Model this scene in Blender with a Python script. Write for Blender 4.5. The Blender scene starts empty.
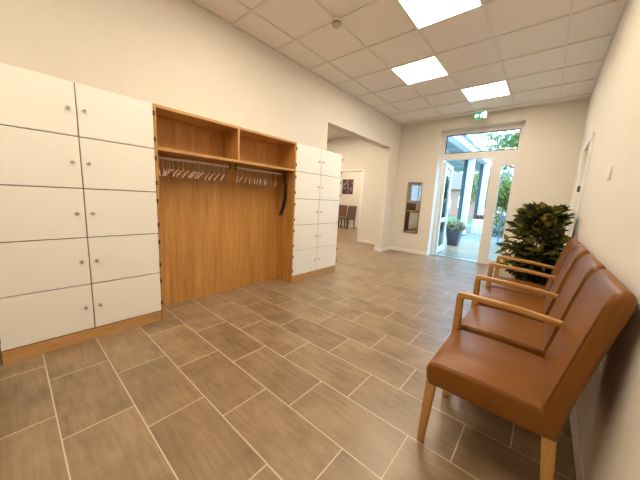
import bpy, bmesh, math, random
from mathutils import Vector, Matrix
random.seed(7)
SC = bpy.context.scene
COL = SC.collection
PI = math.pi

# ------------------------------------------------------------------ dimensions (metres)
W, YB, H = 3.254, 4.60, 3.079          # right wall x, far wall y, ceiling z
YF = -5.6                              # wall behind the camera
LF = 0.343                             # front plane of the locker run
LY0, LW = -1.9147, 0.4873              # left locker bank: start, column width
RY0, RW = 0.7418, 0.5113               # right locker bank
PZ, DZ = 0.0974, 0.3668                # plinth height, door row pitch
OP0, OP1, OPH = 1.775, 4.08, 2.48      # opening in the left wall
DX0, DX1, DH = 0.945, 2.445, 2.86      # entrance opening in the far wall
DY = 4.85                              # plane of the entrance frame
GX, GP = 0.379, 0.625                  # ceiling grid offset and pitch

# ------------------------------------------------------------------ materials
def new_mat(name):
    m = bpy.data.materials.new(name); m.use_nodes = True
    nt = m.node_tree
    return m, nt, nt.nodes['Principled BSDF']

def N(nt, kind, **kw):
    n = nt.nodes.new(kind)
    for k, v in kw.items():
        if k in n.inputs.keys(): n.inputs[k].default_value = v
        else: setattr(n, k, v)
    return n

def math_n(nt, op, a, b=None):
    n = nt.nodes.new('ShaderNodeMath'); n.operation = op
    for i, v in enumerate((a, b)):
        if v is None: continue
        if isinstance(v, (int, float)): n.inputs[i].default_value = v
        else: nt.links.new(v, n.inputs[i])
    return n.outputs[0]

def simple(name, col, rough=0.6, metal=0.0, var=0.06, scale=18, bump=0.0, bscale=200, spec=0.5, coord='Object', stretch=(1, 1, 1), coat=0.0):
    """a plain material with a slight procedural mottling and an optional fine bump"""
    m, nt, b = new_mat(name)
    tc = N(nt, 'ShaderNodeTexCoord'); mp = N(nt, 'ShaderNodeMapping'); mp.inputs['Scale'].default_value = stretch
    nt.links.new(tc.outputs[coord], mp.inputs[0])
    no = N(nt, 'ShaderNodeTexNoise', Scale=scale, Detail=4.0)
    nt.links.new(mp.outputs[0], no.inputs['Vector'])
    cr = N(nt, 'ShaderNodeValToRGB')
    lo = [max(0, c * (1 - var)) for c in col]; hi = [min(1, c * (1 + var)) for c in col]
    cr.color_ramp.elements[0].position = 0.3; cr.color_ramp.elements[1].position = 0.7
    cr.color_ramp.elements[0].color = (*lo, 1); cr.color_ramp.elements[1].color = (*hi, 1)
    nt.links.new(no.outputs['Fac'], cr.inputs[0]); nt.links.new(cr.outputs[0], b.inputs['Base Color'])
    b.inputs['Roughness'].default_value = rough; b.inputs['Metallic'].default_value = metal
    b.inputs['Specular IOR Level'].default_value = spec
    b.inputs['Coat Weight'].default_value = coat
    if bump:
        n2 = N(nt, 'ShaderNodeTexNoise', Scale=bscale, Detail=3.0)
        nt.links.new(mp.outputs[0], n2.inputs['Vector'])
        bp = N(nt, 'ShaderNodeBump', Strength=bump, Distance=0.002)
        nt.links.new(n2.outputs['Fac'], bp.inputs['Height']); nt.links.new(bp.outputs[0], b.inputs['Normal'])
    return m

def wood(name, dark, light, stretch, rough=0.45, scale=6.0):
    m, nt, b = new_mat(name)
    tc = N(nt, 'ShaderNodeTexCoord'); mp = N(nt, 'ShaderNodeMapping'); mp.inputs['Scale'].default_value = stretch
    nt.links.new(tc.outputs['Object'], mp.inputs[0])
    n1 = N(nt, 'ShaderNodeTexNoise', Scale=scale, Detail=6.0, Roughness=0.65, Distortion=0.4)
    n2 = N(nt, 'ShaderNodeTexNoise', Scale=scale * 6, Detail=3.0)
    nt.links.new(mp.outputs[0], n1.inputs['Vector']); nt.links.new(mp.outputs[0], n2.inputs['Vector'])
    f = math_n(nt, 'ADD', math_n(nt, 'MULTIPLY', n1.outputs['Fac'], 0.72), math_n(nt, 'MULTIPLY', n2.outputs['Fac'], 0.28))
    cr = N(nt, 'ShaderNodeValToRGB')
    cr.color_ramp.elements[0].position = 0.34; cr.color_ramp.elements[1].position = 0.66
    cr.color_ramp.elements[0].color = (*dark, 1); cr.color_ramp.elements[1].color = (*light, 1)
    nt.links.new(f, cr.inputs[0]); nt.links.new(cr.outputs[0], b.inputs['Base Color'])
    b.inputs['Roughness'].default_value = rough
    bp = N(nt, 'ShaderNodeBump', Strength=0.15, Distance=0.001)
    nt.links.new(n2.outputs['Fac'], bp.inputs['Height']); nt.links.new(bp.outputs[0], b.inputs['Normal'])
    return m

def emit(name, col, strength):
    m, nt, b = new_mat(name)
    b.inputs['Base Color'].default_value = (*col, 1)
    b.inputs['Emission Color'].default_value = (*col, 1)
    b.inputs['Emission Strength'].default_value = strength
    return m

def glass(name, tint=(0.93, 0.97, 1.0)):
    m, nt, b = new_mat(name)
    out = nt.nodes['Material Output']
    tr = N(nt, 'ShaderNodeBsdfTransparent'); tr.inputs[0].default_value = (*tint, 1)
    gl = N(nt, 'ShaderNodeBsdfGlossy'); gl.inputs['Roughness'].default_value = 0.02
    fr = N(nt, 'ShaderNodeFresnel', IOR=1.5)
    mx = N(nt, 'ShaderNodeMixShader')
    nt.links.new(fr.outputs[0], mx.inputs[0]); nt.links.new(tr.outputs[0], mx.inputs[1]); nt.links.new(gl.outputs[0], mx.inputs[2])
    nt.links.new(mx.outputs[0], out.inputs['Surface'])
    return m

def floor_mat():
    m, nt, b = new_mat('floor_tiles')
    tc = N(nt, 'ShaderNodeTexCoord'); sp = N(nt, 'ShaderNodeSeparateXYZ')
    nt.links.new(tc.outputs['Object'], sp.inputs[0])
    yy = math_n(nt, 'DIVIDE', math_n(nt, 'ADD', sp.outputs['Y'], 1.7261 + 12.0), 0.3)
    row = math_n(nt, 'FLOOR', yy)
    # each course steps on by a third of a tile
    xs = math_n(nt, 'SUBTRACT', sp.outputs['X'], math_n(nt, 'MULTIPLY', row, 0.21))
    xx = math_n(nt, 'DIVIDE', math_n(nt, 'ADD', xs, 18.0 - 0.745 + 8.4), 0.6)
    colx = math_n(nt, 'FLOOR', xx)
    fy = math_n(nt, 'FRACT', yy); fx = math_n(nt, 'FRACT', xx)
    gw = 0.0028
    def edge(f, w):
        d = math_n(nt, 'MINIMUM', f, math_n(nt, 'SUBTRACT', 1.0, f))
        return math_n(nt, 'LESS_THAN', d, w)
    g = math_n(nt, 'MAXIMUM', edge(fy, gw / 0.3), edge(fx, gw / 0.6))
    cb = N(nt, 'ShaderNodeCombineXYZ'); nt.links.new(colx, cb.inputs[0]); nt.links.new(row, cb.inputs[1])
    wn = N(nt, 'ShaderNodeTexWhiteNoise'); wn.noise_dimensions = '2D'; nt.links.new(cb.outputs[0], wn.inputs['Vector'])
    mp = N(nt, 'ShaderNodeMapping'); mp.inputs['Scale'].default_value = (1.3, 9.0, 1)
    off = N(nt, 'ShaderNodeVectorMath'); off.operation = 'MULTIPLY'; off.inputs[1].default_value = (31, 17, 5)
    nt.links.new(wn.outputs['Color'], off.inputs[0])
    ad = N(nt, 'ShaderNodeVectorMath'); ad.operation = 'ADD'
    nt.links.new(tc.outputs['Object'], ad.inputs[0]); nt.links.new(off.outputs[0], ad.inputs[1])
    nt.links.new(ad.outputs[0], mp.inputs[0])
    n1 = N(nt, 'ShaderNodeTexNoise', Scale=4.0, Detail=7.0, Roughness=0.65, Distortion=0.4)
    nt.links.new(mp.outputs[0], n1.inputs['Vector'])
    n2 = N(nt, 'ShaderNodeTexNoise', Scale=5.0, Detail=5.0)
    nt.links.new(ad.outputs[0], n2.inputs['Vector'])
    f = math_n(nt, 'ADD', math_n(nt, 'MULTIPLY', n1.outputs['Fac'], 0.5), math_n(nt, 'MULTIPLY', n2.outputs['Fac'], 0.5))
    f = math_n(nt, 'ADD', f, math_n(nt, 'MULTIPLY', math_n(nt, 'SUBTRACT', wn.outputs['Value'], 0.5), 0.10))
    cr = N(nt, 'ShaderNodeValToRGB')
    cr.color_ramp.elements[0].position = 0.33; cr.color_ramp.elements[1].position = 0.69
    cr.color_ramp.elements[0].color = (*FLOOR_D, 1); cr.color_ramp.elements[1].color = (*FLOOR_L, 1)
    nt.links.new(f, cr.inputs[0])
    mx = N(nt, 'ShaderNodeMix'); mx.data_type = 'RGBA'
    nt.links.new(g, mx.inputs[0]); nt.links.new(cr.outputs[0], mx.inputs[6]); mx.inputs[7].default_value = (0.62, 0.52, 0.40, 1)
    nt.links.new(mx.outputs[2], b.inputs['Base Color'])
    rr = math_n(nt, 'ADD', math_n(nt, 'MULTIPLY', n2.outputs['Fac'], 0.10), 0.285)
    nt.links.new(math_n(nt, 'MAXIMUM', rr, math_n(nt, 'MULTIPLY', g, 0.75)), b.inputs['Roughness'])
    b.inputs['Specular IOR Level'].default_value = 0.62
    bp = N(nt, 'ShaderNodeBump', Strength=0.22, Distance=0.002)
    hh = math_n(nt, 'SUBTRACT', math_n(nt, 'MULTIPLY', n2.outputs['Fac'], 0.08), g)
    nt.links.new(hh, bp.inputs['Height']); nt.links.new(bp.outputs[0], b.inputs['Normal'])
    return m

def leaf_mat(name, cols, rough=0.45, trans=0.25):
    m, nt, b = new_mat(name)
    ge = N(nt, 'ShaderNodeNewGeometry'); cr = N(nt, 'ShaderNodeValToRGB')
    while len(cr.color_ramp.elements) < len(cols): cr.color_ramp.elements.new(0.5)
    for i, c in enumerate(cols):
        cr.color_ramp.elements[i].position = i / (len(cols) - 1); cr.color_ramp.elements[i].color = (*c, 1)
    nt.links.new(ge.outputs['Random Per Island'], cr.inputs[0])
    nt.links.new(cr.outputs[0], b.inputs['Base Color'])
    b.inputs['Roughness'].default_value = rough
    b.inputs['Transmission Weight'].default_value = 0.0
    out = nt.nodes['Material Output']
    tl = N(nt, 'ShaderNodeBsdfTranslucent'); nt.links.new(cr.outputs[0], tl.inputs[0])
    mx = N(nt, 'ShaderNodeMixShader'); mx.inputs[0].default_value = trans
    nt.links.new(b.outputs[0], mx.inputs[1]); nt.links.new(tl.outputs[0], mx.inputs[2])
    nt.links.new(mx.outputs[0], out.inputs['Surface'])
    return m

def brick_mat(name, c1, c2, mortar):
    m, nt, b = new_mat(name)
    tc = N(nt, 'ShaderNodeTexCoord'); mp = N(nt, 'ShaderNodeMapping'); mp.inputs['Rotation'].default_value = (PI / 2, 0, 0)
    nt.links.new(tc.outputs['Object'], mp.inputs[0])
    br = N(nt, 'ShaderNodeTexBrick', Scale=4.0)
    br.inputs['Color1'].default_value = (*c1, 1); br.inputs['Color2'].default_value = (*c2, 1); br.inputs['Mortar'].default_value = (*mortar, 1)
    nt.links.new(mp.outputs[0], br.inputs['Vector']); nt.links.new(br.outputs['Color'], b.inputs['Base Color'])
    b.inputs['Roughness'].default_value = 0.85
    return m

def deck_mat():
    m, nt, b = new_mat('deck_boards')
    tc = N(nt, 'ShaderNodeTexCoord'); sp = N(nt, 'ShaderNodeSeparateXYZ'); nt.links.new(tc.outputs['Object'], sp.inputs[0])
    yy = math_n(nt, 'DIVIDE', sp.outputs['Y'], 0.30)
    xx = math_n(nt, 'DIVIDE', sp.outputs['X'], 0.30)
    def e(v):
        f = math_n(nt, 'FRACT', v)
        return math_n(nt, 'LESS_THAN', f, 0.05)
    g = math_n(nt, 'MAXIMUM', e(yy), e(xx))
    no = N(nt, 'ShaderNodeTexNoise', Scale=7.0, Detail=4.0); nt.links.new(tc.outputs['Object'], no.inputs['Vector'])
    cr = N(nt, 'ShaderNodeValToRGB'); cr.color_ramp.elements[0].color = (0.20, 0.19, 0.185, 1); cr.color_ramp.elements[1].color = (0.28, 0.265, 0.255, 1)
    nt.links.new(no.outputs['Fac'], cr.inputs[0])
    mx = N(nt, 'ShaderNodeMix'); mx.data_type = 'RGBA'; nt.links.new(g, mx.inputs[0]); nt.links.new(cr.outputs[0], mx.inputs[6]); mx.inputs[7].default_value = (0.12, 0.12, 0.12, 1)
    nt.links.new(mx.outputs[2], b.inputs['Base Color']); b.inputs['Roughness'].default_value = 0.7
    return m

def picture_mat():
    m, nt, b = new_mat('flower_print')
    tc = N(nt, 'ShaderNodeTexCoord'); vo = N(nt, 'ShaderNodeTexVoronoi', Scale=7.0)
    nt.links.new(tc.outputs['Object'], vo.inputs['Vector'])
    cr = N(nt, 'ShaderNodeValToRGB')
    cr.color_ramp.elements[0].color = (0.50, 0.33, 0.33, 1); cr.color_ramp.elements[1].color = (0.06, 0.03, 0.04, 1)
    cr.color_ramp.elements[1].position = 0.55
    nt.links.new(vo.outputs['Distance'], cr.inputs[0]); nt.links.new(cr.outputs[0], b.inputs['Base Color'])
    return m

FLOOR_D, FLOOR_L = (0.165, 0.108, 0.057), (0.36, 0.247, 0.146)
M = {}
M['wall'] = simple('wall_paint', (0.78, 0.73, 0.66), 0.75, var=0.015, scale=4, bump=0.12, bscale=260)
M['tile'] = simple('ceiling_tile', (0.86, 0.83, 0.80), 0.9, var=0.03, scale=120, bump=0.2, bscale=350)
M['bar'] = simple('grid_bar', (0.78, 0.75, 0.70), 0.35, var=0.02)
M['base'] = simple('baseboard_white', (0.88, 0.86, 0.82), 0.4, var=0.02)
M['floor'] = floor_mat()
M['locker'] = simple('locker_white', (0.88, 0.86, 0.80), 0.42, var=0.01, scale=3)
M['oak'] = wood('oak_vertical', (0.40, 0.175, 0.040), (0.63, 0.340, 0.100), (6, 6, 0.30), 0.45, 4.0)
M['oakh'] = wood('oak_horizontal', (0.42, 0.215, 0.070), (0.62, 0.360, 0.140), (9, 0.55, 9), 0.45)
M['beech'] = wood('beech_arm', (0.41, 0.205, 0.055), (0.55, 0.300, 0.092), (1.0, 8, 8), 0.38, 5)
M['beechv'] = wood('beech_leg', (0.41, 0.205, 0.055), (0.55, 0.300, 0.092), (8, 8, 1.0), 0.38, 5)
M['carcass'] = simple('carcass_gap_shade', (0.20, 0.13, 0.07), 0.7)  # oak body darkened: shade of the door gaps put into its colour
M['leather'] = simple('brown_leather', (0.205, 0.072, 0.008), 0.35, var=0.10, scale=5, bump=0.12, bscale=420, spec=0.28)
M['seam'] = simple('leather_seam', (0.135, 0.047, 0.010), 0.5)
M['steel'] = simple('brushed_steel', (0.62, 0.60, 0.57), 0.28, metal=1.0, var=0.03)
M['bronze'] = simple('bronze_frame', (0.30, 0.22, 0.15), 0.35, metal=0.7, var=0.05)
M['dark'] = simple('dark_hardware', (0.045, 0.032, 0.025), 0.5)
M['black'] = simple('black_plastic', (0.012, 0.011, 0.011), 0.45)
M['alu'] = simple('satin_rail', (0.72, 0.64, 0.55), 0.35, metal=0.15, var=0.02)
M['hanger'] = simple('hanger_plastic', (0.60, 0.45, 0.34), 0.25, var=0.03)
M['white'] = simple('white_plastic', (0.82, 0.80, 0.76), 0.4, var=0.01)
M['upvc'] = simple('frame_white', (0.80, 0.78, 0.76), 0.35, var=0.01)
M['gasket'] = simple('rubber_gasket', (0.05, 0.05, 0.055), 0.6)
M['glass'] = glass('window_glass')
M['panel'] = emit('light_panel', (1.0, 0.86, 0.66), 9.0)
M['mirror'] = simple('mirror_silver', (0.90, 0.90, 0.90), 0.015, metal=1.0, var=0.0)
M['darkwood'] = wood('dark_wood', (0.035, 0.016, 0.012), (0.07, 0.033, 0.022), (8, 8, 0.6))
M['leaf'] = leaf_mat('ficus_leaves', [(0.012, 0.022, 0.005), (0.040, 0.052, 0.009), (0.12, 0.13, 0.016), (0.34, 0.32, 0.045)])
M['bark'] = simple('bark', (0.16, 0.10, 0.06), 0.9, var=0.3, scale=30)
M['pot'] = simple('dark_pot', (0.06, 0.045, 0.035), 0.5)
M['soil'] = simple('soil', (0.03, 0.02, 0.013), 0.95, var=0.4, scale=60, bump=0.6, bscale=80)
M['signgreen'] = emit('sign_green', (0.03, 0.36, 0.18), 0.22)
M['signwhite'] = emit('sign_white', (0.9, 1.0, 0.92), 1.3)
M['acrylic'] = glass('acrylic', (0.9, 0.97, 0.94))
# outside
M['deck'] = deck_mat()
M['post'] = simple('post_white', (0.72, 0.72, 0.70), 0.5, var=0.02)
M['slate'] = simple('dark_strip_grey', (0.11, 0.12, 0.13), 0.45, var=0.05)
M['canopy'] = simple('canopy_panel', (0.36, 0.42, 0.46), 0.4, var=0.05, scale=3)
M['planter'] = simple('planter_slate', (0.05, 0.055, 0.062), 0.5, var=0.08)
M['blossom'] = leaf_mat('planter_leaves', [(0.05, 0.09, 0.03), (0.14, 0.18, 0.04), (0.55, 0.38, 0.06), (0.22, 0.28, 0.42)])
M['tree'] = leaf_mat('tree_leaves', [(0.07, 0.10, 0.02), (0.20, 0.23, 0.045), (0.44, 0.40, 0.09)], 0.6, 0.4)
M['hedge'] = leaf_mat('hedge_leaves', [(0.05, 0.08, 0.02), (0.13, 0.16, 0.045)], 0.6, 0.35)
M['grass'] = simple('lawn', (0.14, 0.16, 0.045), 0.9, var=0.3, scale=9)
M['brick'] = brick_mat('red_brick', (0.40, 0.13, 0.08), (0.46, 0.17, 0.11), (0.46, 0.36, 0.30))
M['roof'] = simple('roof_tiles', (0.20, 0.13, 0.11), 0.8, var=0.2, scale=20)
M['darkglass'] = simple('dark_pane', (0.05, 0.07, 0.09), 0.08)
M['rail'] = simple('railing_grey', (0.10, 0.12, 0.13), 0.5)
M['redwood'] = simple('bench_red', (0.28, 0.07, 0.05), 0.6)
# rooms beyond
M['chairdark'] = simple('mauve_upholstery', (0.17, 0.12, 0.115), 0.8, var=0.1)
M['chairrust'] = simple('rust_upholstery', (0.20, 0.085, 0.045), 0.7, var=0.1)
M['print'] = picture_mat()
M['desk'] = simple('desk_dark', (0.10, 0.06, 0.045), 0.5, var=0.1)

# ------------------------------------------------------------------ mesh builder
class MB:
    def __init__(s): s.bm = bmesh.new()
    def _geo(s, fn):
        before = set(s.bm.verts); fn(); return [v for v in s.bm.verts if v not in before]
    def box(s, x0, x1, y0, y1, z0, z1, bev=0.0, seg=2):
        r = bmesh.ops.create_cube(s.bm, size=1)
        vs = r['verts']
        for v in vs:
            v.co = Vector(((x0 + x1) / 2 + v.co.x * (x1 - x0), (y0 + y1) / 2 + v.co.y * (y1 - y0), (z0 + z1) / 2 + v.co.z * (z1 - z0)))
        if bev:
            es = list({e for v in vs for e in v.link_edges})
            bmesh.ops.bevel(s.bm, geom=es, offset=bev, segments=seg, affect='EDGES', profile=0.5)
        return s
    def hexa(s, pts, bev=0.0, seg=2):
        """8 points: bottom ring of 4 then top ring of 4"""
        v = [s.bm.verts.new(p) for p in pts]
        fs = [(3, 2, 1, 0), (4, 5, 6, 7), (0, 1, 5, 4), (1, 2, 6, 5), (2, 3, 7, 6), (3, 0, 4, 7)]
        for f in fs: s.bm.faces.new([v[i] for i in f])
        if bev:
            es = list({e for q in v for e in q.link_edges})
            bmesh.ops.bevel(s.bm, geom=es, offset=bev, segments=seg, affect='EDGES', profile=0.5)
        return s
    def prism(s, poly, y0, y1, bev=0.0, seg=3, axis='y'):
        """polygon in (x,z) extruded along y (or (x,y) along z, (y,z) along x)"""
        def P(a, b, c):
            return {'y': (a, c, b), 'z': (a, b, c), 'x': (c, a, b)}[axis]
        A = [s.bm.verts.new(P(a, b, y0)) for a, b in poly]; B = [s.bm.verts.new(P(a, b, y1)) for a, b in poly]
        n = len(poly)
        fa = s.bm.faces.new(A); fb = s.bm.faces.new(list(reversed(B)))
        for i in range(n): s.bm.faces.new([A[(i + 1) % n], A[i], B[i], B[(i + 1) % n]])
        bmesh.ops.recalc_face_normals(s.bm, faces=s.bm.faces[:])
        if bev:
            es = list(set(fa.edges) | set(fb.edges))
            bmesh.ops.bevel(s.bm, geom=es, offset=bev, segments=seg, affect='EDGES', profile=0.5)
        return s
    def tube(s, pts, r, n=8, cap=True):
        pts = [Vector(p) for p in pts]; rs = r if isinstance(r, (list, tuple)) else [r] * len(pts)
        rings = []; ref = None
        for i, p in enumerate(pts):
            a = pts[max(0, i - 1)]; b = pts[min(len(pts) - 1, i + 1)]
            t = (b - a).normalized()
            if ref is None: ref = Vector((0, 0, 1)) if abs(t.z) < 0.9 else Vector((1, 0, 0))
            u = t.cross(ref).normalized(); w = u.cross(t).normalized(); ref = w
            rings.append([s.bm.verts.new(p + (u * math.cos(k * 2 * PI / n) + w * math.sin(k * 2 * PI / n)) * rs[i]) for k in range(n)])
        for i in range(len(rings) - 1):
            for k in range(n):
                s.bm.faces.new([rings[i][k], rings[i + 1][k], rings[i + 1][(k + 1) % n], rings[i][(k + 1) % n]])
        if cap:
            s.bm.faces.new(rings[0]); s.bm.faces.new(list(reversed(rings[-1])))
        return s
    def lathe(s, prof, c, n=24):
        """profile of (radius, z) around a vertical axis at c"""
        rings = []
        for r, z in prof:
            rings.append([s.bm.verts.new((c[0] + r * math.cos(k * 2 * PI / n), c[1] + r * math.sin(k * 2 * PI / n), c[2] + z)) for k in range(n)])
        for i in range(len(rings) - 1):
            for k in range(n):
                s.bm.faces.new([rings[i][k], rings[i][(k + 1) % n], rings[i + 1][(k + 1) % n], rings[i + 1][k]])
        s.bm.faces.new(list(reversed(rings[0]))); s.bm.faces.new(rings[-1])
        return s
    def leaf(s, p, d, n, L, wd, fold=0.25):
        """one pointed leaf: base p, direction d, normal n"""
        d = d.normalized(); side = d.cross(n).normalized(); n = side.cross(d).normalized()
        a = s.bm.verts.new(p); t = s.bm.verts.new(p + d * L - n * L * 0.12)
        m1 = s.bm.verts.new(p + d * L * 0.45)
        l1 = s.bm.verts.new(p + d * L * 0.38 + side * wd / 2 + n * wd * fold); r1 = s.bm.verts.new(p + d * L * 0.38 - side * wd / 2 + n * wd * fold)
        l2 = s.bm.verts.new(p + d * L * 0.72 + side * wd * 0.3 + n * wd * fold * .4); r2 = s.bm.verts.new(p + d * L * 0.72 - side * wd * 0.3 + n * wd * fold * .4)
        for f in ((a, l1, m1), (a, m1, r1), (l1, l2, m1), (m1, r2, r1), (m1, l2, t), (m1, t, r2)): s.bm.faces.new(f)
        return s
    def build(s, name, mat, parent=None, origin=None, smooth=True):
        if parent is not None and origin is None: origin = root_loc(parent)
        if origin is not None:
            o_ = Vector(origin)
            for v in s.bm.verts: v.co -= o_
        bmesh.ops.recalc_face_normals(s.bm, faces=s.bm.faces[:])
        me = bpy.data.meshes.new(name); s.bm.to_mesh(me); s.bm.free()
        me.materials.append(mat)
        if smooth:
            for p in me.polygons: p.use_smooth = True
            me.set_sharp_from_angle(angle=math.radians(38))
        o = bpy.data.objects.new(name, me); COL.objects.link(o)
        if parent is not None: o.parent = parent
        elif origin is not None: o.location = origin
        return o

def root_loc(o):
    while o.parent: o = o.parent
    return o.location

def tag(o, label, cat, group=None):
    o['label'] = label; o['category'] = cat
    if group: o['group'] = group
    return o
def thing(name, label, cat, loc=(0, 0, 0), group=None):
    o = bpy.data.objects.new(name, None); o.empty_display_size = 0.1
    COL.objects.link(o); o.location = loc
    return tag(o, label, cat, group)
def struct(o):
    o['kind'] = 'structure'; return o
def copy_tree(o, parent=None):
    c = o.copy(); COL.objects.link(c)
    if parent is not None: c.parent = parent
    for ch in list(o.children): copy_tree(ch, c)
    return c
def bx(name, mat, parent, *a, bev=0.0, **k):
    return MB().box(*a, bev=bev, **k).build(name, mat, parent)

# ------------------------------------------------------------------ room shell
struct(MB().box(-7.0, W + 0.15, YF - 0.1, 9.2, -0.12, 0.0).build('floor', M['floor']))
ceil = struct(MB().box(-7.0, W + 0.15, YF - 0.1, YB + 0.3, H + 0.012, H + 0.15).build('ceiling', M['tile']))
mb = MB()
xs = [GX + GP * i for i in range(5)]
for x in xs: mb.box(x - .011, x + .011, YF, YB, H, H + .013)
ys = [GP * j for j in range(-8, 8)]
for y in ys: mb.box(0, W, y - .011, y + .011, H + .0008, H + .0125)
mb.box(0, .02, YF, YB, H, H + .013).box(W - .02, W, YF, YB, H, H + .013).box(0, W, YB - .02, YB, H, H + .013)
gb = mb.build('ceiling_grid', M['bar']); struct(gb); gb.parent = ceil

LT = 0.2   # left wall thickness
mb = MB().box(-LT, 0, YF, OP0, 0, H + .02).box(-LT, 0, OP0, OP1, OPH, H + .02).box(-LT, 0, OP1, 5.0, 0, H + .02)
struct(mb.build('wall_left', M['wall']))
mb = MB().box(0, DX0, YB, 5.0, 0, H + .02).box(DX0, DX1, YB, 5.0, DH, H + .02).box(DX1, W + .15, YB, 5.0, 0, H + .02)
struct(mb.build('wall_back', M['wall']))
RD0, RD1, RDH = 2.50, 3.36, 2.05
mb = MB().box(W, W + .15, YF, RD0, 0, H + .02).box(W, W + .15, RD0, RD1, RDH, H + .02).box(W, W + .15, RD1, YB, 0, H + .02)
struct(mb.build('wall_right', M['wall']))
struct(MB().box(-7, W + .15, YF - .12, YF, 0, H + .02).build('wall_front', M['wall']))

def skirting(name, *boxes):
    mb = MB()
    for b in boxes: mb.box(*b, bev=.002, seg=1)
    return struct(mb.build(name, M['base']))
skirting('baseboard_left', (0, .012, OP1, YB, 0, .085), (0, .012, YF, LY0 - .06, 0, .085), (-LT, .0, OP1 - .012, OP1, 0, .085))
skirting('baseboard_back', (0, DX0, YB - .012, YB, 0, .085), (DX1, W, YB - .012, YB, 0, .085))
skirting('baseboard_right', (W - .012, W, YF, RD0 - .05, 0, .085), (W - .012, W, RD1 + .05, YB, 0, .085))

# door in the right wall: steel frame with lips, recessed leaf
d2 = MB().box(W + .05, W + .09, RD0, RD1, 0, RDH).build('door_2', simple('door_leaf', (0.66, 0.58, 0.52), 0.45, var=.02)); struct(d2)
mb = MB()
for y0, y1 in ((RD0 - .045, RD0 + .004), (RD1 - .004, RD1 + .045)): mb.box(W - .022, W + .05, y0, y1, 0, RDH + .045, bev=.003)
mb.box(W - .022, W + .05, RD0 + .004, RD1 - .004, RDH - .004, RDH + .045, bev=.003)
f2 = mb.build('door_frame', M['base'], d2); struct(f2)
hi = MB().tube([(W - .024, RD0 + .30, 1.46), (W - .024, RD0 + .30, 1.53)], .013, 12).build('hinge', M['dark'], d2); struct(hi)
hd = MB().tube([(W + .052, RD0 + .07, 1.05), (W + .0, RD0 + .07, 1.05), (W + .0, RD0 + .19, 1.05)], .010, 10).build('door_handle', M['steel'], d2); struct(hd)

# dark door in the left wall, just past the end of the lockers
d3 = MB().box(.0, .05, LY0 - .98, LY0 - .012, 0, 2.05, bev=.003).build('door_3', M['darkwood']); struct(d3)
h3 = MB().tube([(.05, LY0 - .9, 1.05), (.10, LY0 - .9, 1.05), (.10, LY0 - .78, 1.05)], .010, 10).build('door_handle', M['steel'], d3); struct(h3)

# ------------------------------------------------------------------ entrance
Y0, Y1 = DY - .035, DY + .035
d1 = MB()
d1.box(DX0, 1.005, Y0, Y1, 0, DH)                      # left jamb
d1.box(1.962, 2.135, Y0, Y1, 0, 2.24)                  # mullion between door and side light
d1.box(2.362, DX1, Y0, Y1, 0, DH)                      # right jamb
d1.box(1.005, 2.362, Y0, Y1, 2.775, DH)                # head
d1.box(1.005, 2.362, Y0, Y1, 2.235, 2.375)             # transom rail
d1.box(2.135, 2.362, Y0, Y1, 2.085, 2.235)             # side light head
d1.box(2.135, 2.362, Y0, Y1, 0, .09)                   # side light foot
d1 = d1.build('door_1', M['upvc']); struct(d1)
th = MB().box(1.005, 1.962, Y0 - .02, Y1 + .05, 0, .018, bev=.004).build('threshold', M['steel'], d1); struct(th)
def pane(name, x0, x1, z0, z1, parent):
    p = MB().box(x0, x1, DY - .006, DY + .006, z0, z1).build(name, M['glass'], parent); return struct(p)
def gasket(x0, x1, z0, z1, parent, y=DY - .036, t=.010):
    mb = MB().box(x0, x1, y - .003, y + .002, z1 - t, z1).box(x0, x1, y - .003, y + .002, z0, z0 + t).box(x0, x0 + t, y - .003, y + .002, z0, z1).box(x1 - t, x1, y - .003, y + .002, z0, z1)
    return struct(mb.build('glazing_bead', M['gasket'], parent))
w1 = MB()
for a in ((1.005, 1.02, 2.375, 2.775), (2.35, 2.362, 2.375, 2.775), (1.02, 2.35, 2.375, 2.39), (1.02, 2.35, 2.76, 2.775)): w1.box(a[0], a[1], DY - .02, DY + .02, a[2], a[3])
w1 = struct(w1.build('window_1', M['gasket'])); pane('window_pane', 1.02, 2.35, 2.39, 2.76, w1)
w2 = MB()
for a in ((2.135, 2.147, .09, 2.085), (2.35, 2.362, .09, 2.085), (2.147, 2.35, .09, .105), (2.147, 2.35, 2.07, 2.085)): w2.box(a[0], a[1], DY - .02, DY + .02, a[2], a[3])
w2 = struct(w2.build('window_2', M['upvc'])); pane('window_pane', 2.147, 2.35, .105, 2.07, w2)
# the leaf stands open, swung outwards on the left jamb
LX, HY, LL = 1.035, DY + .03, 0.93
lf = thing('entrance_door_leaf', 'glazed white door leaf swung open to the outside at the left jamb', 'door', (1.01, HY, .02))
dy = lambda a: HY + a
def lx(a): return LX - .10 * a
def lbox(mb, a0, a1, z0, z1, t=.03):
    mb.hexa([(lx(a0) - t, dy(a0), z0), (lx(a0) + t, dy(a0), z0), (lx(a1) + t, dy(a1), z0), (lx(a1) - t, dy(a1), z0),
             (lx(a0) - t, dy(a0), z1), (lx(a0) + t, dy(a0), z1), (lx(a1) + t, dy(a1), z1), (lx(a1) - t, dy(a1), z1)], bev=.004, seg=1)
mb = MB()
lbox(mb, 0, .10, .03, 2.20); lbox(mb, LL - .10, LL, .03, 2.20); lbox(mb, .10, LL - .10, .03, .17); lbox(mb, .10, LL - .10, 2.10, 2.20); lbox(mb, .10, LL - .10, .80, .90)
mb.build('leaf_frame', M['upvc'], lf)
mb = MB(); lbox(mb, .10, LL - .10, .17, .80, .006); lbox(mb, .10, LL - .10, .90, 2.10, .006); mb.build('glass_pane', M['glass'], lf)
mb = MB(); a = LL - .06
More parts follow.
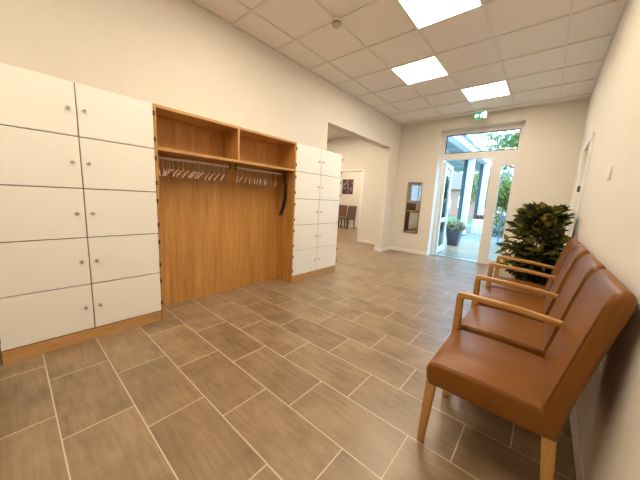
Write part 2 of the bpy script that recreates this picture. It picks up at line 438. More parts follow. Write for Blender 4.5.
mb.tube([(lx(a) + .03, dy(a), 1.0), (lx(a) + .075, dy(a), 1.0), (lx(a) + .075, dy(a), 1.35), (lx(a) + .03, dy(a), 1.35)], .012, 10).build('pull_handle', M['steel'], lf)

# ------------------------------------------------------------------ locker banks
def locker_bank(y0, cw, label, seed):
    root = thing('locker_cabinet', label, 'locker', (0.17, y0 + cw, 0), 'white locker banks either side of the coat niche')
    y1 = y0 + 2 * cw; top = PZ + 5 * DZ
    body = MB().box(.004, LF - .020, y0, y1, PZ, top)
    body.build('body', M['carcass'], root)
    MB().box(.02, LF - .006, y0 + .004, y1 - .004, 0, PZ - .002, bev=.002, seg=1).build('plinth', M['oakh'], root)
    g = .0035
    for c in range(2):
        for r in range(5):
            a0, a1 = y0 + c * cw + g, y0 + (c + 1) * cw - g
            z0, z1 = PZ + r * DZ + g, PZ + (r + 1) * DZ - g
            d = MB().box(LF - .019, LF, a0, a1, z0, z1, bev=.0015, seg=1).build('door', M['locker'], root)
            ky = y0 + cw + (-.046 if c == 0 else .042); kz = (z0 + z1) / 2
            kb = MB()
            kb.tube([(LF - .002, ky, kz), (LF + .004, ky, kz), (LF + .006, ky, kz), (LF + .018, ky, kz), (LF + .022, ky, kz)], [.013, .013, .0075, .0115, .009], 14)
            k = kb.build('knob', M['steel'], d)
            ko = MB().tube([(LF + .0215, ky, kz), (LF + .0228, ky, kz)], .0045, 10).build('keyhole', M['dark'], d)
            he = y0 - .001 if c == 0 else y1 + .001
            for hz in (z0 + .075, z1 - .075):
                MB().box(LF + .0004, LF + .010, he - .008, he + .008, hz - .020, hz + .020, bev=.004).build('hinge', M['dark'], d)
    return root
locker_bank(LY0, LW, 'tall white ten-door locker cabinet nearest the camera, left of the coat wardrobe', 1)
locker_bank(RY0 + .001, RW, 'tall white ten-door locker cabinet right of the coat wardrobe, beside the wall opening', 2)

# ------------------------------------------------------------------ coat wardrobe niche
NY0, NY1, NT = LY0 + 2 * LW + .001, RY0 - .001, PZ + 5 * DZ
wr = thing('coat_wardrobe', 'open oak coat niche with two upper shelves and hanging rails between the white lockers', 'wardrobe', (.17, (NY0 + NY1) / 2, 0))
bx('back_panel', M['oak'], wr, .004, .022, NY0 + .019, NY1 - .019, 0, NT - .025)
for a, b in ((NY0, NY0 + .019), (NY1 - .019, NY1)): bx('side_panel', M['oak'], wr, .004, LF, a, b, 0, NT, bev=.001, seg=1)
bx('top_panel', M['oakh'], wr, .004, LF, NY0 + .0195, NY1 - .0195, NT - .024, NT, bev=.001, seg=1)
bx('shelf', M['oakh'], wr, .022, LF - .001, NY0 + .0195, NY1 - .0195, 1.558, 1.584, bev=.001, seg=1)
bx('divider', M['oak'], wr, .022, LF - .002, -.136, -.110, 1.584, NT - .024, bev=.001, seg=1)
RX, RZ = .175, 1.515
for a, b in ((NY0 + .021, -.125), (-.070, NY1 - .021)):
    rl = MB().tube([(RX, a, RZ), (RX, b, RZ)], .0125, 14).build('hanging_rail', M['alu'], wr)
    for e in (a + .012, b - .012):
        MB().tube([(RX, e - .008, RZ), (RX, e + .008, RZ)], .019, 14).box(RX - .006, RX + .006, e - .006, e + .006, RZ + .015, 1.558).build('rail_bracket', M['dark'], rl)

def make_hanger():
    o = thing('clothes_hanger', 'x', 'hanger', (0, 0, 0), 'clothes hangers on the wardrobe rails')
    # local: rail axis is y, rail centre at the origin
    hk = [(.0175 * math.cos(t), 0, .0175 * math.sin(t) + .0005) for t in [math.radians(a) for a in range(200, -70, -22)]]
    hk += [(0.002, 0, -.030), (0, 0, -.092)]
    MB().tube(hk, .0024, 8).build('hook', M['alu'], o)
    pts = [(-.150, -.172), (-.140, -.158), (-.08, -.126), (-.03, -.102), (0, -.094), (.03, -.102), (.08, -.126), (.140, -.158), (.150, -.172)]
    mb = MB().tube([(x, 0, z) for x, z in pts], [.003, .0045, .005, .0055, .006, .0055, .005, .0045, .003], 8)
    mb.build('shoulder_bar', M['hanger'], o)
    return o
ords = ['first', 'second', 'third', 'fourth', 'fifth', 'sixth', 'seventh', 'eighth', 'ninth', 'tenth', 'eleventh', 'twelfth', 'thirteenth', 'fourteenth', 'fifteenth']
hy = {'left': [-.865, -.825, -.765, -.735, -.690, -.640, -.595, -.535, -.505, -.478, -.440, -.375, -.320, -.262, -.205],
      'right': [-.030, .030, .095, .145, .200, .250, .300, .350, .402, .455, .545]}
proto = make_hanger(); first = True
for side, L in hy.items():
    for i, y in enumerate(L):
        o = proto if first else copy_tree(proto); first = False
        o.location = (RX, y, RZ - .0025); o.rotation_euler = (0, 0, math.radians(-14 if y < -.80 else random.uniform(-50, -34)))
        o['label'] = 'pale plastic clothes hanger, %s from the left on the %s hanging rail' % (ords[i], side)
# long black strap at the right end
mb = MB()
sp_ = [(RX + .02, .645, 1.535), (RX + .03, .668, 1.49), (RX + .032, .690, 1.36), (RX + .03, .690, 1.22), (RX + .02, .668, 1.08), (RX + .005, .632, .96)]
wv = [.018, .022, .025, .026, .027, .024]
rings = []
for (x, y, z), w_ in zip(sp_, wv):
    rings.append([mb.bm.verts.new((x + .003, y - w_, z)), mb.bm.verts.new((x + .003, y + w_, z)), mb.bm.verts.new((x - .003, y + w_, z)), mb.bm.verts.new((x - .003, y - w_, z))])
for i in range(len(rings) - 1):
    for k in range(4): mb.bm.faces.new([rings[i][k], rings[i][(k + 1) % 4], rings[i + 1][(k + 1) % 4], rings[i + 1][k]])
mb.bm.faces.new(rings[0]); mb.bm.faces.new(rings[-1][::-1])
mb.tube([(RX + .02, .645, 1.533), (RX + .012, .645, 1.5305), (RX - .008, .645, 1.532), (RX - .016, .645, 1.518)], .004, 6)
tag(mb.build('hanging_strap', M['black'], None, (RX + .02, .66, 1.25)), 'long curved black strap hanging from the right end of the wardrobe rail', 'strap')

# ------------------------------------------------------------------ chairs
def make_chair():
    """built in local coordinates: x = 0 is the seat front, +x towards the wall, y = 0 the middle"""
    o = thing('waiting_room_chair', 'x', 'chair', (0, 0, 0), 'brown waiting room chairs along the right wall')
    hw = .245
    seat = [(0.012, .345), (0.0, .375), (-.004, .425), (0.010, .455), (.045, .4655), (.20, .4685), (.36, .462), (.450, .456), (.462, .440), (.465, .345)]
    s = MB().prism(seat, -hw, hw, bev=.018, seg=3).build('seat', M['leather'], o)
    for sd in (-1, 1):
        mb = MB().tube([(.016, sd * (hw - .010), .4535), (.05, sd * (hw - .010), .4625), (.20, sd * (hw - .010), .4655), (.36, sd * (hw - .010), .459), (.43, sd * (hw - .010), .4535)], .0028, 6)
        mb.build('piping', M['seam'], s)
    back = [(.428, .36), (.432, .46), (.458, .58), (.491, .74), (.515, .845), (.531, .912), (.549, .950), (.570, .966), (.590, .962), (.601, .938),
            (.594, .88), (.574, .80), (.547, .68), (.522, .55), (.503, .43), (.493, .345), (.44, .345)]
    fine = [Vector(p) for p in back]; n_ = len(fine); prof = []
    for i in range(n_):
        p0, p1, p2, p3 = fine[i - 1], fine[i], fine[(i + 1) % n_], fine[(i + 2) % n_]
        prof.append(p1)
        if 2 <= i <= 13:
            for t in (.25, .5, .75): prof.append(.5 * (2 * p1 + (p2 - p0) * t + (2 * p0 - 5 * p1 + 4 * p2 - p3) * t * t + (3 * p1 - p0 - 3 * p2 + p3) * t ** 3))
    bm_ = MB().prism([tuple(p) for p in prof], -hw, hw, bev=.022, seg=4)
    for v in bm_.bm.verts:      # the upper corners are rounded off
        if v.co.z > .88: v.co.y *= 1 - .05 * ((v.co.z - .88) / .092) ** 2.2
    b = bm_.build('backrest', M['leather'], o)
    for sd in (-1, 1):
        yy = sd * (hw - .008)
        mb = MB().tube([(.438, yy, .47), (.461, yy, .58), (.494, yy, .74), (.518, yy, .845), (.534, yy * .985, .910)], .0026, 6)
        mb.build('piping', M['seam'], b)
    def leg(x0, x1, y0, y1, xb0, xb1, yb0, yb1, zt=.36):
        return MB().hexa([(xb0, yb0, 0), (xb1, yb0, 0), (xb1, yb1, 0), (xb0, yb1, 0), (x0, y0, zt), (x1, y0, zt), (x1, y1, zt), (x0, y1, zt)], bev=.003, seg=2).build('leg', M['beechv'], o)
    for sd in (-1, 1):
        a, b_ = sorted((sd * (hw - .006), sd * (hw - .050)))
        c, d = sorted((sd * (hw - .012), sd * (hw - .042)))
        leg(.004, .048, a, b_, -.008, .022, c, d)
        leg(.445, .490, a, b_, .487, .520, c, d, .352)
    # armrest on the far side only
    y0, y1 = hw + .001, hw + .043
    arm = MB().prism([(-.012, .350), (.034, .350), (.026, .655), (.060, .6585), (.30, .6545), (.535, .628), (.535, .655), (.30, .683), (.060, .690), (-.004, .688), (-.010, .660)], y0, y1, bev=.006, seg=2)
    arm.build('armrest', M['beech'], o)
    return o
ch = make_chair()
cy = [-.292, .268, .905, 1.445]
lab = ['brown leather chair with a wooden armrest, nearest the camera at the right wall',
       'brown leather chair with wooden armrest, second from the camera in the wall row',
       'brown leather chair with wooden armrest, third from the camera in the wall row',
       'brown leather chair with wooden armrest, farthest of the row, in front of the leafy plant']
for i, y in enumerate(cy):
    o = ch if i == 0 else copy_tree(ch)
    o.location = (2.627, y, 0); o['label'] = lab[i]

# ------------------------------------------------------------------ potted plant
px, py = 2.95, 2.28
pl = thing('potted_plant', 'bushy dark green leafy plant in a pot beyond the last chair', 'plant', (px, py, 0))
MB().lathe([(.13, 0), (.135, .01), (.165, .27), (.175, .275), (.175, .30), (.158, .30), (.15, .275)], (px, py, 0), 28).build('pot', M['pot'], pl)
MB().lathe([(.148, .262), (.148, .272)], (px, py, 0), 24).build('soil', M['soil'], pl)
rnd = random.Random(3)
mb = MB(); tips = []
for k in range(7):
    a = k * 2 * PI / 7 + rnd.uniform(-.3, .3); q = rnd.uniform(.02, .05)
    b0 = Vector((px + q * math.cos(a), py + q * math.sin(a), .265))
    rr = rnd.uniform(.08, .20); b1 = Vector((px + rr * math.cos(a), py + rr * math.sin(a), rnd.uniform(.75, 1.0)))
    mid = (b0 + b1) / 2 + Vector((0, 0, .05))
    mb.tube([b0, mid, b1], [.010, .008, .005], 7); tips.append((mid, b1))
mb.build('stems', M['bark'], pl)
mb = MB(); br = MB(); cnt = 0
def crown_r(z):   # radius of the crown by height
    pts = [(.34, .10), (.45, .22), (.60, .30), (.78, .35), (.92, .35), (1.02, .32), (1.12, .27), (1.19, .22), (1.25, .12)]
    for (z0, r0), (z1, r1) in zip(pts, pts[1:]):
        if z0 <= z <= z1: return r0 + (r1 - r0) * (z - z0) / (z1 - z0)
    return .08
while cnt < 195:
    z = rnd.uniform(.36, 1.23); a = rnd.uniform(0, 2 * PI); 
    R = crown_r(z) * (0.50 + .52 * rnd.random()) * (1 + .16 * math.sin(3 * a + z * 7))
    if cnt >= 183: z = rnd.uniform(1.13, 1.23); R = .16 * rnd.random() + .04
    t = Vector((px + R * math.cos(a), py + R * math.sin(a), z))
    if t.x > 3.17: continue
    s0 = Vector((px + .18 * R * math.cos(a), py + .18 * R * math.sin(a), max(.33, z - .16)))
    m_ = s0.lerp(t, .55) + Vector((0, 0, .035))
    br.tube([s0, m_, t], [.004, .003, .0015], 5)
    for j in range(8):
        f = .25 + .75 * j / 7
        p = (s0.lerp(m_, f / .55) if f < .55 else m_.lerp(t, (f - .55) / .45))
        d = (t - s0).normalized() + Vector((rnd.uniform(-1.1, 1.1), rnd.uniform(-1.1, 1.1), rnd.uniform(-.7, .5) + (t.z - .85) * 1.2))
        n = Vector((rnd.uniform(-.8, .8), rnd.uniform(-.8, .8), 1))
        L = rnd.uniform(.085, .140)
        if (p + d.normalized() * L).x > 3.245: continue
        mb.leaf(p, d, n, L, L * .58)
    cnt += 1
br.build('twigs', M['bark'], pl); mb.build('foliage', M['leaf'], pl, smooth=False)

# ------------------------------------------------------------------ wall and ceiling fittings
mr = thing('wall_mirror', 'tall narrow mirror in a thin bronze frame on the far wall', 'mirror', (.483, YB, 1.1))
x0, x1, z0, z1, t = .308, .660, .490, 1.722, .020
MB().box(x0, x0 + t, YB - .022, YB - .001, z0, z1, bev=.002).box(x1 - t, x1, YB - .022, YB - .001, z0, z1, bev=.002).box(x0 + t, x1 - t, YB - .022, YB - .001, z0, z0 + t, bev=.002).box(x0 + t, x1 - t, YB - .022, YB - .001, z1 - t, z1, bev=.002).build('frame', M['bronze'], mr)
MB().box(x0 + t, x1 - t, YB - .012, YB - .002, z0 + t, z1 - t).build('mirror_glass', M['mirror'], mr, smooth=False)

def switch(name, label, cat, c, n, hgt, wid, gang):
    """rocker plate on an x wall; n = +1 / -1 is the way it faces"""
    o = thing(name, label, cat, c)
    x, y, z = c
    a, b = sorted((x, x + n * .009))
    MB().box(a, b, y - wid / 2, y + wid / 2, z - hgt / 2, z + hgt / 2, bev=.003).build('cover_plate', M['white'], o)
    for g in range(gang):
        zz = z - hgt / 2 + hgt * (g + .5) / gang
        a, b = sorted((x + n * .009, x + n * .0125))
        MB().box(a, b, y - wid * .36, y + wid * .36, zz - wid * .36, zz + wid * .36, bev=.0015).build('rocker', M['base'], o)
    return o
switch('light_switch', 'white double light switch on the left wall between opening and corner', 'switch', (.0005, 4.29, .95), 1, .155, .083, 2)
switch('light_switch', 'small white light switch on the right wall above the chairs', 'switch', (W - .0005, .80, 1.475), -1, .085, .083, 1)

def sensor(label, c, axis):
    o = thing('motion_sensor', label, 'sensor', c); x, y, z = c
    if axis == 'x':
        MB().box(x, x + .018, y - .042, y + .042, z - .055, z + .055, bev=.006).build('housing', M['white'], o)
        MB().tube([(x + .018, y, z), (x + .034, y, z), (x + .042, y, z)], [.032, .026, .008], 16).build('lens', M['base'], o)
    else:
        MB().box(x - .042, x + .042, y - .018, y, z - .055, z + .055, bev=.006).build('housing', M['white'], o)
        MB().tube([(x, y - .018, z), (x, y - .034, z), (x, y - .042, z)], [.032, .026, .008], 16).build('lens', M['base'], o)
sensor('white motion sensor high on the left wall above the opening', (0, 2.93, 2.85), 'x')
YN = 4.95   # wall of the space behind the opening
sensor('white motion sensor above the doorway seen through the wall opening', (-1.70, YN, 2.55), 'y')

sx, sy = GX + GP, GP
M['detector'] = simple('detector_plastic', (0.60, 0.50, 0.40), 0.5)
sm = thing('smoke_detector', 'round white smoke detector on the ceiling grid', 'detector', (sx, sy, H))
MB().lathe([(.060, 0), (.060, -.016), (.055, -.018)], (sx, sy, H - .0006), 24).build('base', M['white'], sm)
MB().lathe([(.047, -.017), (.050, -.036), (.042, -.052), (.015, -.056)], (sx, sy, H - .0006), 24).build('sensing_head', M['detector'], sm)
MB().lathe([(.0515, -.024), (.0515, -.032)], (sx, sy, H - .0006), 24).build('vent_ring', M['dark'], sm)

def light(c, r, label):
    """panel filling one grid cell: column c (between grid lines c and c+1), row r"""
    x0, x1 = GX + GP * (c - 1) + .012, GX + GP * c - .012
    y0, y1 = GP * r + .012, GP * (r + 1) - .012
    o = thing('ceiling_light', label, 'ceiling light', ((x0 + x1) / 2, (y0 + y1) / 2, H), 'square light panels in the ceiling grid')
    g = .008
    mb = MB().box(x0, x0 + g, y0, y1, H - .003, H + .011).box(x1 - g, x1, y0, y1, H - .003, H + .011).box(x0 + g, x1 - g, y0, y0 + g, H - .003, H + .011).box(x0 + g, x1 - g, y1 - g, y1, H - .003, H + .011)
    mb.build('frame', M['white'], o)
    MB().box(x0 + g, x1 - g, y0 + g, y1 - g, H - .001, H + .010).build('diffuser', M['panel'], o, smooth=False)
light(3, 1, 'bright square ceiling light panel nearest the camera, cut by the top edge')
light(2, 3, 'bright square ceiling light panel in the middle of the ceiling')
light(3, 5, 'bright square ceiling light panel nearest the entrance door')
light(2, -1, 'square ceiling light panel just above the camera side of the room')
light(3, -3, 'square ceiling light panel over the chairs behind the camera')
light(2, -5, 'square ceiling light panel far behind the camera')

ex = thing('exit_sign', 'green illuminated emergency exit sign hanging from the ceiling before the entrance', 'sign', (1.735, 4.30, H))
ex_y = 4.30
MB().box(1.63, 1.84, ex_y - .022, ex_y + .022, H - .040, H - .0005, bev=.004).build('housing', M['white'], ex)
pn = MB().box(1.628, 1.842, ex_y - .004, ex_y + .004, 2.905, H - .040).build('sign_plate', M['signgreen'], ex, smooth=False)
mb = MB()   # arrow to the left, figure, doorway
ya, yb = ex_y - .0062, ex_y - .0042
mb.prism([(1.636, 2.968), (1.670, 3.008), (1.670, 2.983), (1.706, 2.983), (1.706, 2.953), (1.670, 2.953), (1.670, 2.928)], ya, yb)
mb.prism([(1.788, 2.914), (1.838, 2.914), (1.838, 3.026), (1.788, 3.026)], ya, yb)
mb.tube([(1.763, ya, 3.005), (1.763, yb, 3.005)], .0085, 12)                                     # head
mb.prism([(1.757, 2.994), (1.770, 2.992), (1.768, 2.966), (1.754, 2.964)], ya, yb)              # trunk
mb.prism([(1.755, 2.968), (1.764, 2.964), (1.750, 2.944), (1.752, 2.922), (1.744, 2.922), (1.742, 2.946)], ya, yb)
mb.prism([(1.759, 2.968), (1.768, 2.966), (1.776, 2.950), (1.784, 2.936), (1.778, 2.932), (1.768, 2.948)], ya, yb)
mb.prism([(1.757, 2.993), (1.755, 2.986), (1.742, 2.982), (1.738, 2.972), (1.733, 2.975), (1.738, 2.989)], ya, yb)
mb.prism([(1.769, 2.992), (1.770, 2.984), (1.781, 2.978), (1.786, 2.982), (1.782, 2.984)], ya, yb)
mb.build('pictogram', M['signwhite'], pn, smooth=False)

# ------------------------------------------------------------------ the space behind the wall opening and the room after it
BX0, BX1 = -2.12, -1.24      # doorway in the wall YN
mb = MB().box(-7, BX0, YN, YN + .12, 0, H + .02).box(BX0, BX1, YN, YN + .12, 2.08, H + .02).box(BX1, -LT, YN, YN + .12, 0, H + .02)
struct(mb.build('wall_hallway', M['wall']))
struct(MB().box(-7.1, -7.0, YF, 9.2, 0, H + .02).build('wall_outer', M['wall']))
struct(MB().box(-7, -LT, 8.55, 8.7, 0, H + .02).build('wall_far', M['wall']))
struct(MB().box(-LT, -LT + .12, 5.07, 8.7, 0, H + .02).build('wall_side', M['wall']))
struct(MB().box(-7.1, -LT + .12, 4.9001, 8.7, H + .012, H + .15).build('ceiling_far', M['tile']))
skirting('baseboard_hallway', (-7, BX0 - .05, YN - .012, YN, 0, .085), (BX1 + .05, -LT, YN - .012, YN, 0, .085))
skirting('baseboard_far', (-7, -LT, 8.538, 8.55, 0, .085))
mb = MB()
for a, b in ((BX0 - .07, BX0 + .01), (BX1 - .01, BX1 + .07)): mb.box(a, b, YN - .018, YN + .13, 0, 2.12, bev=.003)
mb.box(BX0 + .01, BX1 - .01, YN - .018, YN + .13, 2.07, 2.12, bev=.003)
struct(mb.build('trim_1', M['base']))

pc = thing('wall_picture', 'dark flower print hanging on the wall of the far room', 'picture', (-3.98, 8.55, 1.83))
MB().box(-4.52, -3.92, 8.528, 8.549, 1.49, 2.17, bev=.003).build('frame', M['chairdark'], pc)
MB().box(-4.50, -3.94, 8.524, 8.5285, 1.51, 2.15).build('print', M['print'], pc, smooth=False)

def side_chair(x, y, rot, m, label):
    o = thing('dining_chair', label, 'chair', (0, 0, 0), 'upholstered chairs in the far room')
    MB().box(-.23, .23, -.23, .23, .40, .49, bev=.02).build('seat', m, o)
    MB().prism([(-.23, .42), (-.15, .42), (-.19, .70), (-.235, .97), (-.26, .985), (-.285, .97), (-.26, .70)], -.225, .225, bev=.015).build('backrest', m, o)
    for sx_ in (-1, 1):
        for sy_ in (-1, 1):
            a, b = sx_ * .19, sy_ * .19; c = a * 1.12
            MB().hexa([(c - .014, b - .014, 0), (c + .014, b - .014, 0), (c + .014, b + .014, 0), (c - .014, b + .014, 0), (a - .02, b - .02, .41), (a + .02, b - .02, .41), (a + .02, b + .02, .41), (a - .02, b + .02, .41)]).build('leg', M['darkwood'], o)
    o.location = (x, y, 0); o.rotation_euler = (0, 0, rot)
side_chair(-3.42, 7.55, math.radians(165), M['chairdark'], 'mauve-grey upholstered chair seen through the doorway of the far room')
side_chair(-4.02, 7.72, math.radians(-95), M['chairrust'], 'rust brown upholstered chair behind the grey one in the far room')
tb = thing('dining_table', 'dark wooden table partly hidden beside chairs in the far room', 'table', (-4.35, 7.0, 0))
MB().box(-4.9, -3.80, 6.45, 7.35, .72, .755, bev=.004).build('tabletop', M['darkwood'], tb)
for x in (-4.82, -3.88):
    for y in (6.53, 7.27): MB().box(x - .03, x + .03, y - .03, y + .03, 0, .72).build('leg', M['darkwood'], tb)

# reception desk that the mirror shows
rd = thing('reception_desk', 'dark reception desk with a white front panel, seen in the mirror', 'desk', (-1.9, -.8, 0))
MB().box(-2.4, -1.72, -2.0, -.2, .0, .86, bev=.004).build('body', M['desk'], rd)
MB().box(-2.45, -1.66, -2.05, -.15, .86, .90, bev=.004).build('worktop', M['oakh'], rd)
MB().box(-1.72, -1.70, -1.95, -.80, .04, .84, bev=.002).build('front_panel', M['locker'], rd)
for i, (x, y, s, m) in enumerate(((-1.95, -.50, .15, 'bark'), (-2.05, -.88, .20, 'desk'), (-1.92, -1.36, .19, 'bark'))):
    names = ['small brown box', 'dark box', 'larger brown box']
    tag(MB().box(x - s, x + s, y - s * .8, y + s * .8, .9005, .9005 + s * 1.7, bev=.006).build('desk_box', M[m], None, (x, y, .9005)), names[i] + ' standing on the reception desk, seen in the mirror', 'box')

def hall_fill_light(x, y):  # unseen panels added to brighten the side rooms and the mirrored desk
    o = thing('ceiling_light', 'unseen square light panel added to brighten the rooms behind the opening', 'ceiling light', (x, y, H), 'added light panels of the side rooms')
    MB().box(x - .31, x + .31, y - .31, y + .31, H - .012, H + .011, bev=.003).build('frame', M['white'], o)
    MB().box(x - .295, x + .295, y - .295, y + .295, H - .0145, H - .012).build('diffuser', M['panel'], o, smooth=False)
for x, y in ((-1.2, 1.7), (-1.2, 3.6), (-2.6, 1.7), (-2.6, 3.6), (-.9, -1.3), (-3.9, -3.0), (-2.4, 5.9), (-2.4, 7.4), (-3.9, 5.9), (-3.9, 7.4)): hall_fill_light(x, y)
# window of the side room, in the wall behind the camera
w3 = MB()
for a in ((-3.7, -3.64, 1.34, 2.4), (-2.76, -2.7, 1.34, 2.4), (-3.64, -2.76, 1.34, 1.40), (-3.64, -2.76, 2.34, 2.4), (-3.23, -3.17, 1.40, 2.34)): w3.box(a[0], a[1], YF, YF + .05, a[2], a[3])
w3 = struct(w3.build('window_3', M['upvc']))
struct(MB().box(-3.64, -2.76, YF + .005, YF + .012, 1.40, 2.34).build('window_pane', emit('daylit_pane', (0.45, 0.72, 1.0), 0.30), w3))

# ------------------------------------------------------------------ outside
GZ = -0.02
struct(MB().box(-4, 9, 5.001, 19, GZ - .1, GZ + .0).build('terrace', M['deck']))
struct(MB().box(-40, 40, 5.5, 60, GZ - .3, GZ - .1005).build('lawn', M['grass']))
def post(x, y, label):
    o = thing('canopy_post', label, 'post', (x, y, GZ), 'white canopy posts along the walk')
    MB().box(x - .11, x + .11, y - .11, y + .11, GZ, 3.2, bev=.01).build('shaft', M['post'], o)
    MB().box(x - .14, x + .14, y - .14, y + .14, GZ, GZ + .05, bev=.01).build('base', M['rail'], o)
    MB().box(x - .27, x - .11, y - .03, y + .03, GZ, 3.2, bev=.004).build('side_panel', M['slate'], o)  # dark strip added along the left of the shaft
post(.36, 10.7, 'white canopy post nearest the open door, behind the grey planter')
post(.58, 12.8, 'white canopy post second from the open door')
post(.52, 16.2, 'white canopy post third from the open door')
cp = thing('walkway_canopy', 'pale blue canopy roof with white beams above the outside walk', 'canopy', (0, 10, 3.2))
MB().box(-3.0, .70, 5.3, 17.5, 3.42, 3.46).build('roof_panel', M['canopy'], cp)
for x in (-2.9, -1.7, -.5): MB().box(x - .05, x + .05, 5.3, 17.5, 3.30, 3.42).build('rafter', M['post'], cp)
MB().hexa([(.34, 5.3, 3.2), (.60, 5.3, 3.2), (.66, 17.5, 3.2), (.40, 17.5, 3.2), (.34, 5.3, 3.42), (.60, 5.3, 3.42), (.66, 17.5, 3.42), (.40, 17.5, 3.42)]).build('edge_beam', M['post'], cp)
for y in (7, 9.5, 12, 14.5, 17): MB().box(-3.0, .36, y - .04, y + .04, 3.34, 3.42).build('cross_beam', M['post'], cp)

pt = thing('planter', 'tall slate grey planter of flowers outside by the open door leaf', 'planter', (.90, 7.05, GZ))
MB().hexa([(.77, 6.92, GZ), (1.03, 6.92, GZ), (1.03, 7.18, GZ), (.77, 7.18, GZ), (.70, 6.85, .50), (1.10, 6.85, .50), (1.10, 7.25, .50), (.70, 7.25, .50)], bev=.012).build('pot', M['planter'], pt)
mb = MB(); rnd = random.Random(5)
for i in range(420):
    a = rnd.uniform(0, 2 * PI); r = .26 * math.sqrt(rnd.random()); z = .50 + rnd.random() * .34 * (1 - r / .4)
    p = Vector((.90 + r * math.cos(a), 7.05 + r * math.sin(a), z))
    mb.leaf(p, Vector((math.cos(a), math.sin(a), rnd.uniform(-.3, 1))), Vector((rnd.uniform(-1, 1), rnd.uniform(-1, 1), 1)), rnd.uniform(.06, .11), .05)
mb.build('flowers', M['blossom'], pt, smooth=False)

def house(x0, x1, y0, y1, hh, label, wins):
    o = thing('brick_house', label, 'house', ((x0 + x1) / 2, y0, GZ), 'brick houses across the garden')
    MB().box(x0, x1, y0, y1, GZ - .1, hh).build('wall', M['brick'], o)
    xm = (y0 + y1) / 2
    MB().prism([(y0 - .4, hh - .1), (xm, hh + 2.4), (y1 + .4, hh - .1)], x0 - .3, x1 + .3, axis='x').build('roof', M['roof'], o)
    for wx, wz in wins:
        f = MB().box(wx - .65, wx + .65, y0 - .05, y0, wz - .75, wz + .75).build('window', M['upvc'], o)
        MB().box(wx - .55, wx + .55, y0 - .06, y0 - .045, wz - .65, wz + .65).build('pane', M['darkglass'], f)
house(-18, -1.5, 36, 44, 3.4, 'long red brick house across the garden, left behind the posts', [(-16, 1.7), (-13, 1.7), (-10, 1.7), (-7.5, 1.7), (-5.2, 1.7), (-3.0, 1.7)])
house(2.6, 7.0, 46, 52, 3.2, 'smaller red brick house far behind the canopy posts', [(3.6, 1.6), (5.6, 1.6)])

def tree(x, y, hgt, r, n, label, m='tree', seed=1):
    rn = random.Random(seed)
    o = thing('garden_tree', label, 'tree', (x, y, GZ), 'trees in the garden outside')
    MB().tube([(x, y, GZ - .1), (x + .05, y, hgt * .4), (x, y + .05, hgt * .75)], [.14, .10, .04], 9).build('trunk', M['bark'], o)
    mb = MB()
    blobs = [(x + rn.uniform(-.6, .6) * r, y + rn.uniform(-.6, .6) * r, hgt * rn.uniform(.35, .85), r * rn.uniform(.45, .7)) for _ in range(9)]
    for i in range(n):
        bx_, by_, bz_, br_ = blobs[i % 9]
        d = Vector((rn.gauss(0, 1), rn.gauss(0, 1), rn.gauss(0, 1))).normalized()
        p = Vector((bx_, by_, bz_)) + d * br_ * rn.uniform(.6, 1)
        mb.leaf(p, d + Vector((rn.uniform(-1, 1), rn.uniform(-1, 1), rn.uniform(-1, .3))), Vector((rn.uniform(-1, 1), rn.uniform(-1, 1), 1)), rn.uniform(.16, .26), .13)
    mb.build('crown', M[m], o, smooth=False)
tree(1.9, 14.6, 3.0, .95, 2600, 'bushy green tree standing behind the narrow side light', seed=2)
tree(.9, 21.0, 8.6, 2.3, 4200, 'tall green tree showing at the right of the transom window', seed=4)
tree(-1.5, 28.5, 4.6, 2.0, 3000, 'lower green tree far back on the lawn, behind the white posts', seed=6)
hd_ = MB(); rn = random.Random(9)
for i in range(2600):
    p = Vector((rn.uniform(1.3, 7.0), rn.uniform(11.6, 12.3), rn.uniform(GZ, .95)))
    hd_.leaf(p, Vector((rn.uniform(-1, 1), rn.uniform(-1.5, .5), rn.uniform(-.5, 1))), Vector((rn.uniform(-1, 1), -1, 1)), rn.uniform(.10, .16), .08)
tag(hd_.build('garden_hedge', M['hedge'], None, (4.1, 12, GZ), smooth=False), 'low green hedge behind the railing outside the side light', 'hedge')
rg = thing('terrace_railing', 'grey railing at the edge of the outside walk', 'railing', (4.2, 9.6, GZ))
MB().box(1.75, 7, 9.57, 9.63, .90, .95).build('handrail', M['rail'], rg)
for i in range(12):
    x = 1.78 + i * .45; MB().box(x - .02, x + .02, 9.58, 9.62, GZ, .90).build('baluster', M['rail'], rg)
wb = thing('planter_box', 'white square planter box at the foot of the second canopy post', 'planter', (.66, 12.2, GZ))
MB().box(.44, .88, 12.0, 12.4, GZ, .66, bev=.01).build('box', M['post'], wb)
MB().box(.47, .85, 12.03, 12.37, .66, .675).build('soil', M['soil'], wb)
mb = MB(); rn = random.Random(12)
for i in range(160):
    p = Vector((rn.uniform(.5, .82), rn.uniform(12.06, 12.34), .67))
    mb.leaf(p, Vector((rn.uniform(-.5, .5), rn.uniform(-.5, .5), 1)), Vector((rn.uniform(-1, 1), rn.uniform(-1, 1), .2)), rn.uniform(.10, .22), .05)
mb.build('flowers', leaf_mat('red_flowers', [(0.10, 0.16, 0.05), (0.35, 0.08, 0.06), (0.45, 0.12, 0.10)]), wb, smooth=False)

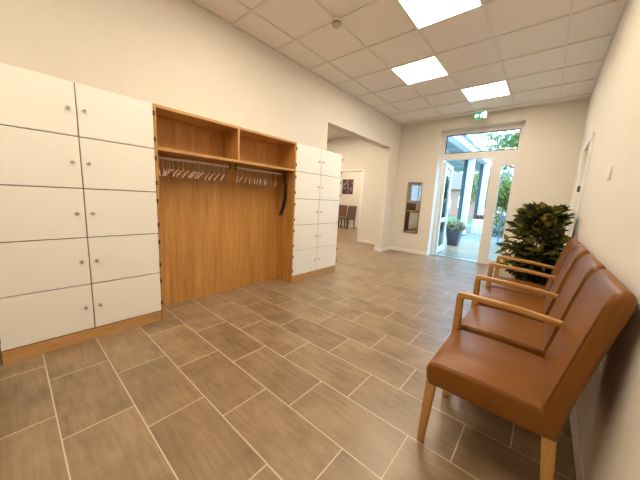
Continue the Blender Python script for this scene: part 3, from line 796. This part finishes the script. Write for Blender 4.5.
# ------------------------------------------------------------------ daylight
wd = bpy.data.worlds.new('sky'); SC.world = wd; wd.use_nodes = True
nt = wd.node_tree; bg = nt.nodes['Background']
sk = nt.nodes.new('ShaderNodeTexSky'); sk.sky_type = 'HOSEK_WILKIE'; sk.turbidity = 3.0
sun_dir = Vector((.62, -.30, .72)).normalized(); sk.sun_direction = sun_dir
gn = nt.nodes.new('ShaderNodeVectorMath'); gn.operation = 'MULTIPLY'; gn.inputs[1].default_value = (3.2, 3.2, 3.2)
nt.links.new(sk.outputs[0], gn.inputs[0])
an = nt.nodes.new('ShaderNodeVectorMath'); an.operation = 'ADD'; an.inputs[1].default_value = (.64, 1.55, 2.45)   # flat blue added to strengthen the daylight
nt.links.new(gn.outputs[0], an.inputs[0]); nt.links.new(an.outputs[0], bg.inputs[0]); bg.inputs[1].default_value = 1.0
sl = bpy.data.lights.new('sun', 'SUN'); sl.energy = 1.0; sl.angle = .01; sl.color = (1, .94, .84)
so = bpy.data.objects.new('sun', sl); COL.objects.link(so); so.rotation_euler = sun_dir.to_track_quat('Z', 'Y').to_euler(); so.location = (6, 12, 9)

# ------------------------------------------------------------------ camera
f, yaw, pit, rol = 263.57, .7001, .1551, .0518
fw = Vector((-math.sin(yaw) * math.cos(pit), math.cos(yaw) * math.cos(pit), -math.sin(pit)))
rt = Vector((math.cos(yaw), math.sin(yaw), 0)); up = rt.cross(fw)
r2 = rt * math.cos(rol) + up * math.sin(rol); u2 = -rt * math.sin(rol) + up * math.cos(rol)
cd = bpy.data.cameras.new('camera'); cd.sensor_width = 36; cd.lens = f * 36 / 640; cd.clip_start = .02; cd.clip_end = 200
co = bpy.data.objects.new('camera', cd); COL.objects.link(co)
mw = Matrix((r2, u2, -fw)).transposed().to_4x4(); mw.translation = Vector((2.9664, -1.7957, 1.2133))
co.matrix_world = mw; SC.camera = co

vs = SC.view_settings
vs.view_transform = 'Standard'; vs.look = 'None'; vs.gamma = 1; vs.use_curve_mapping = False; vs.exposure = 1.42
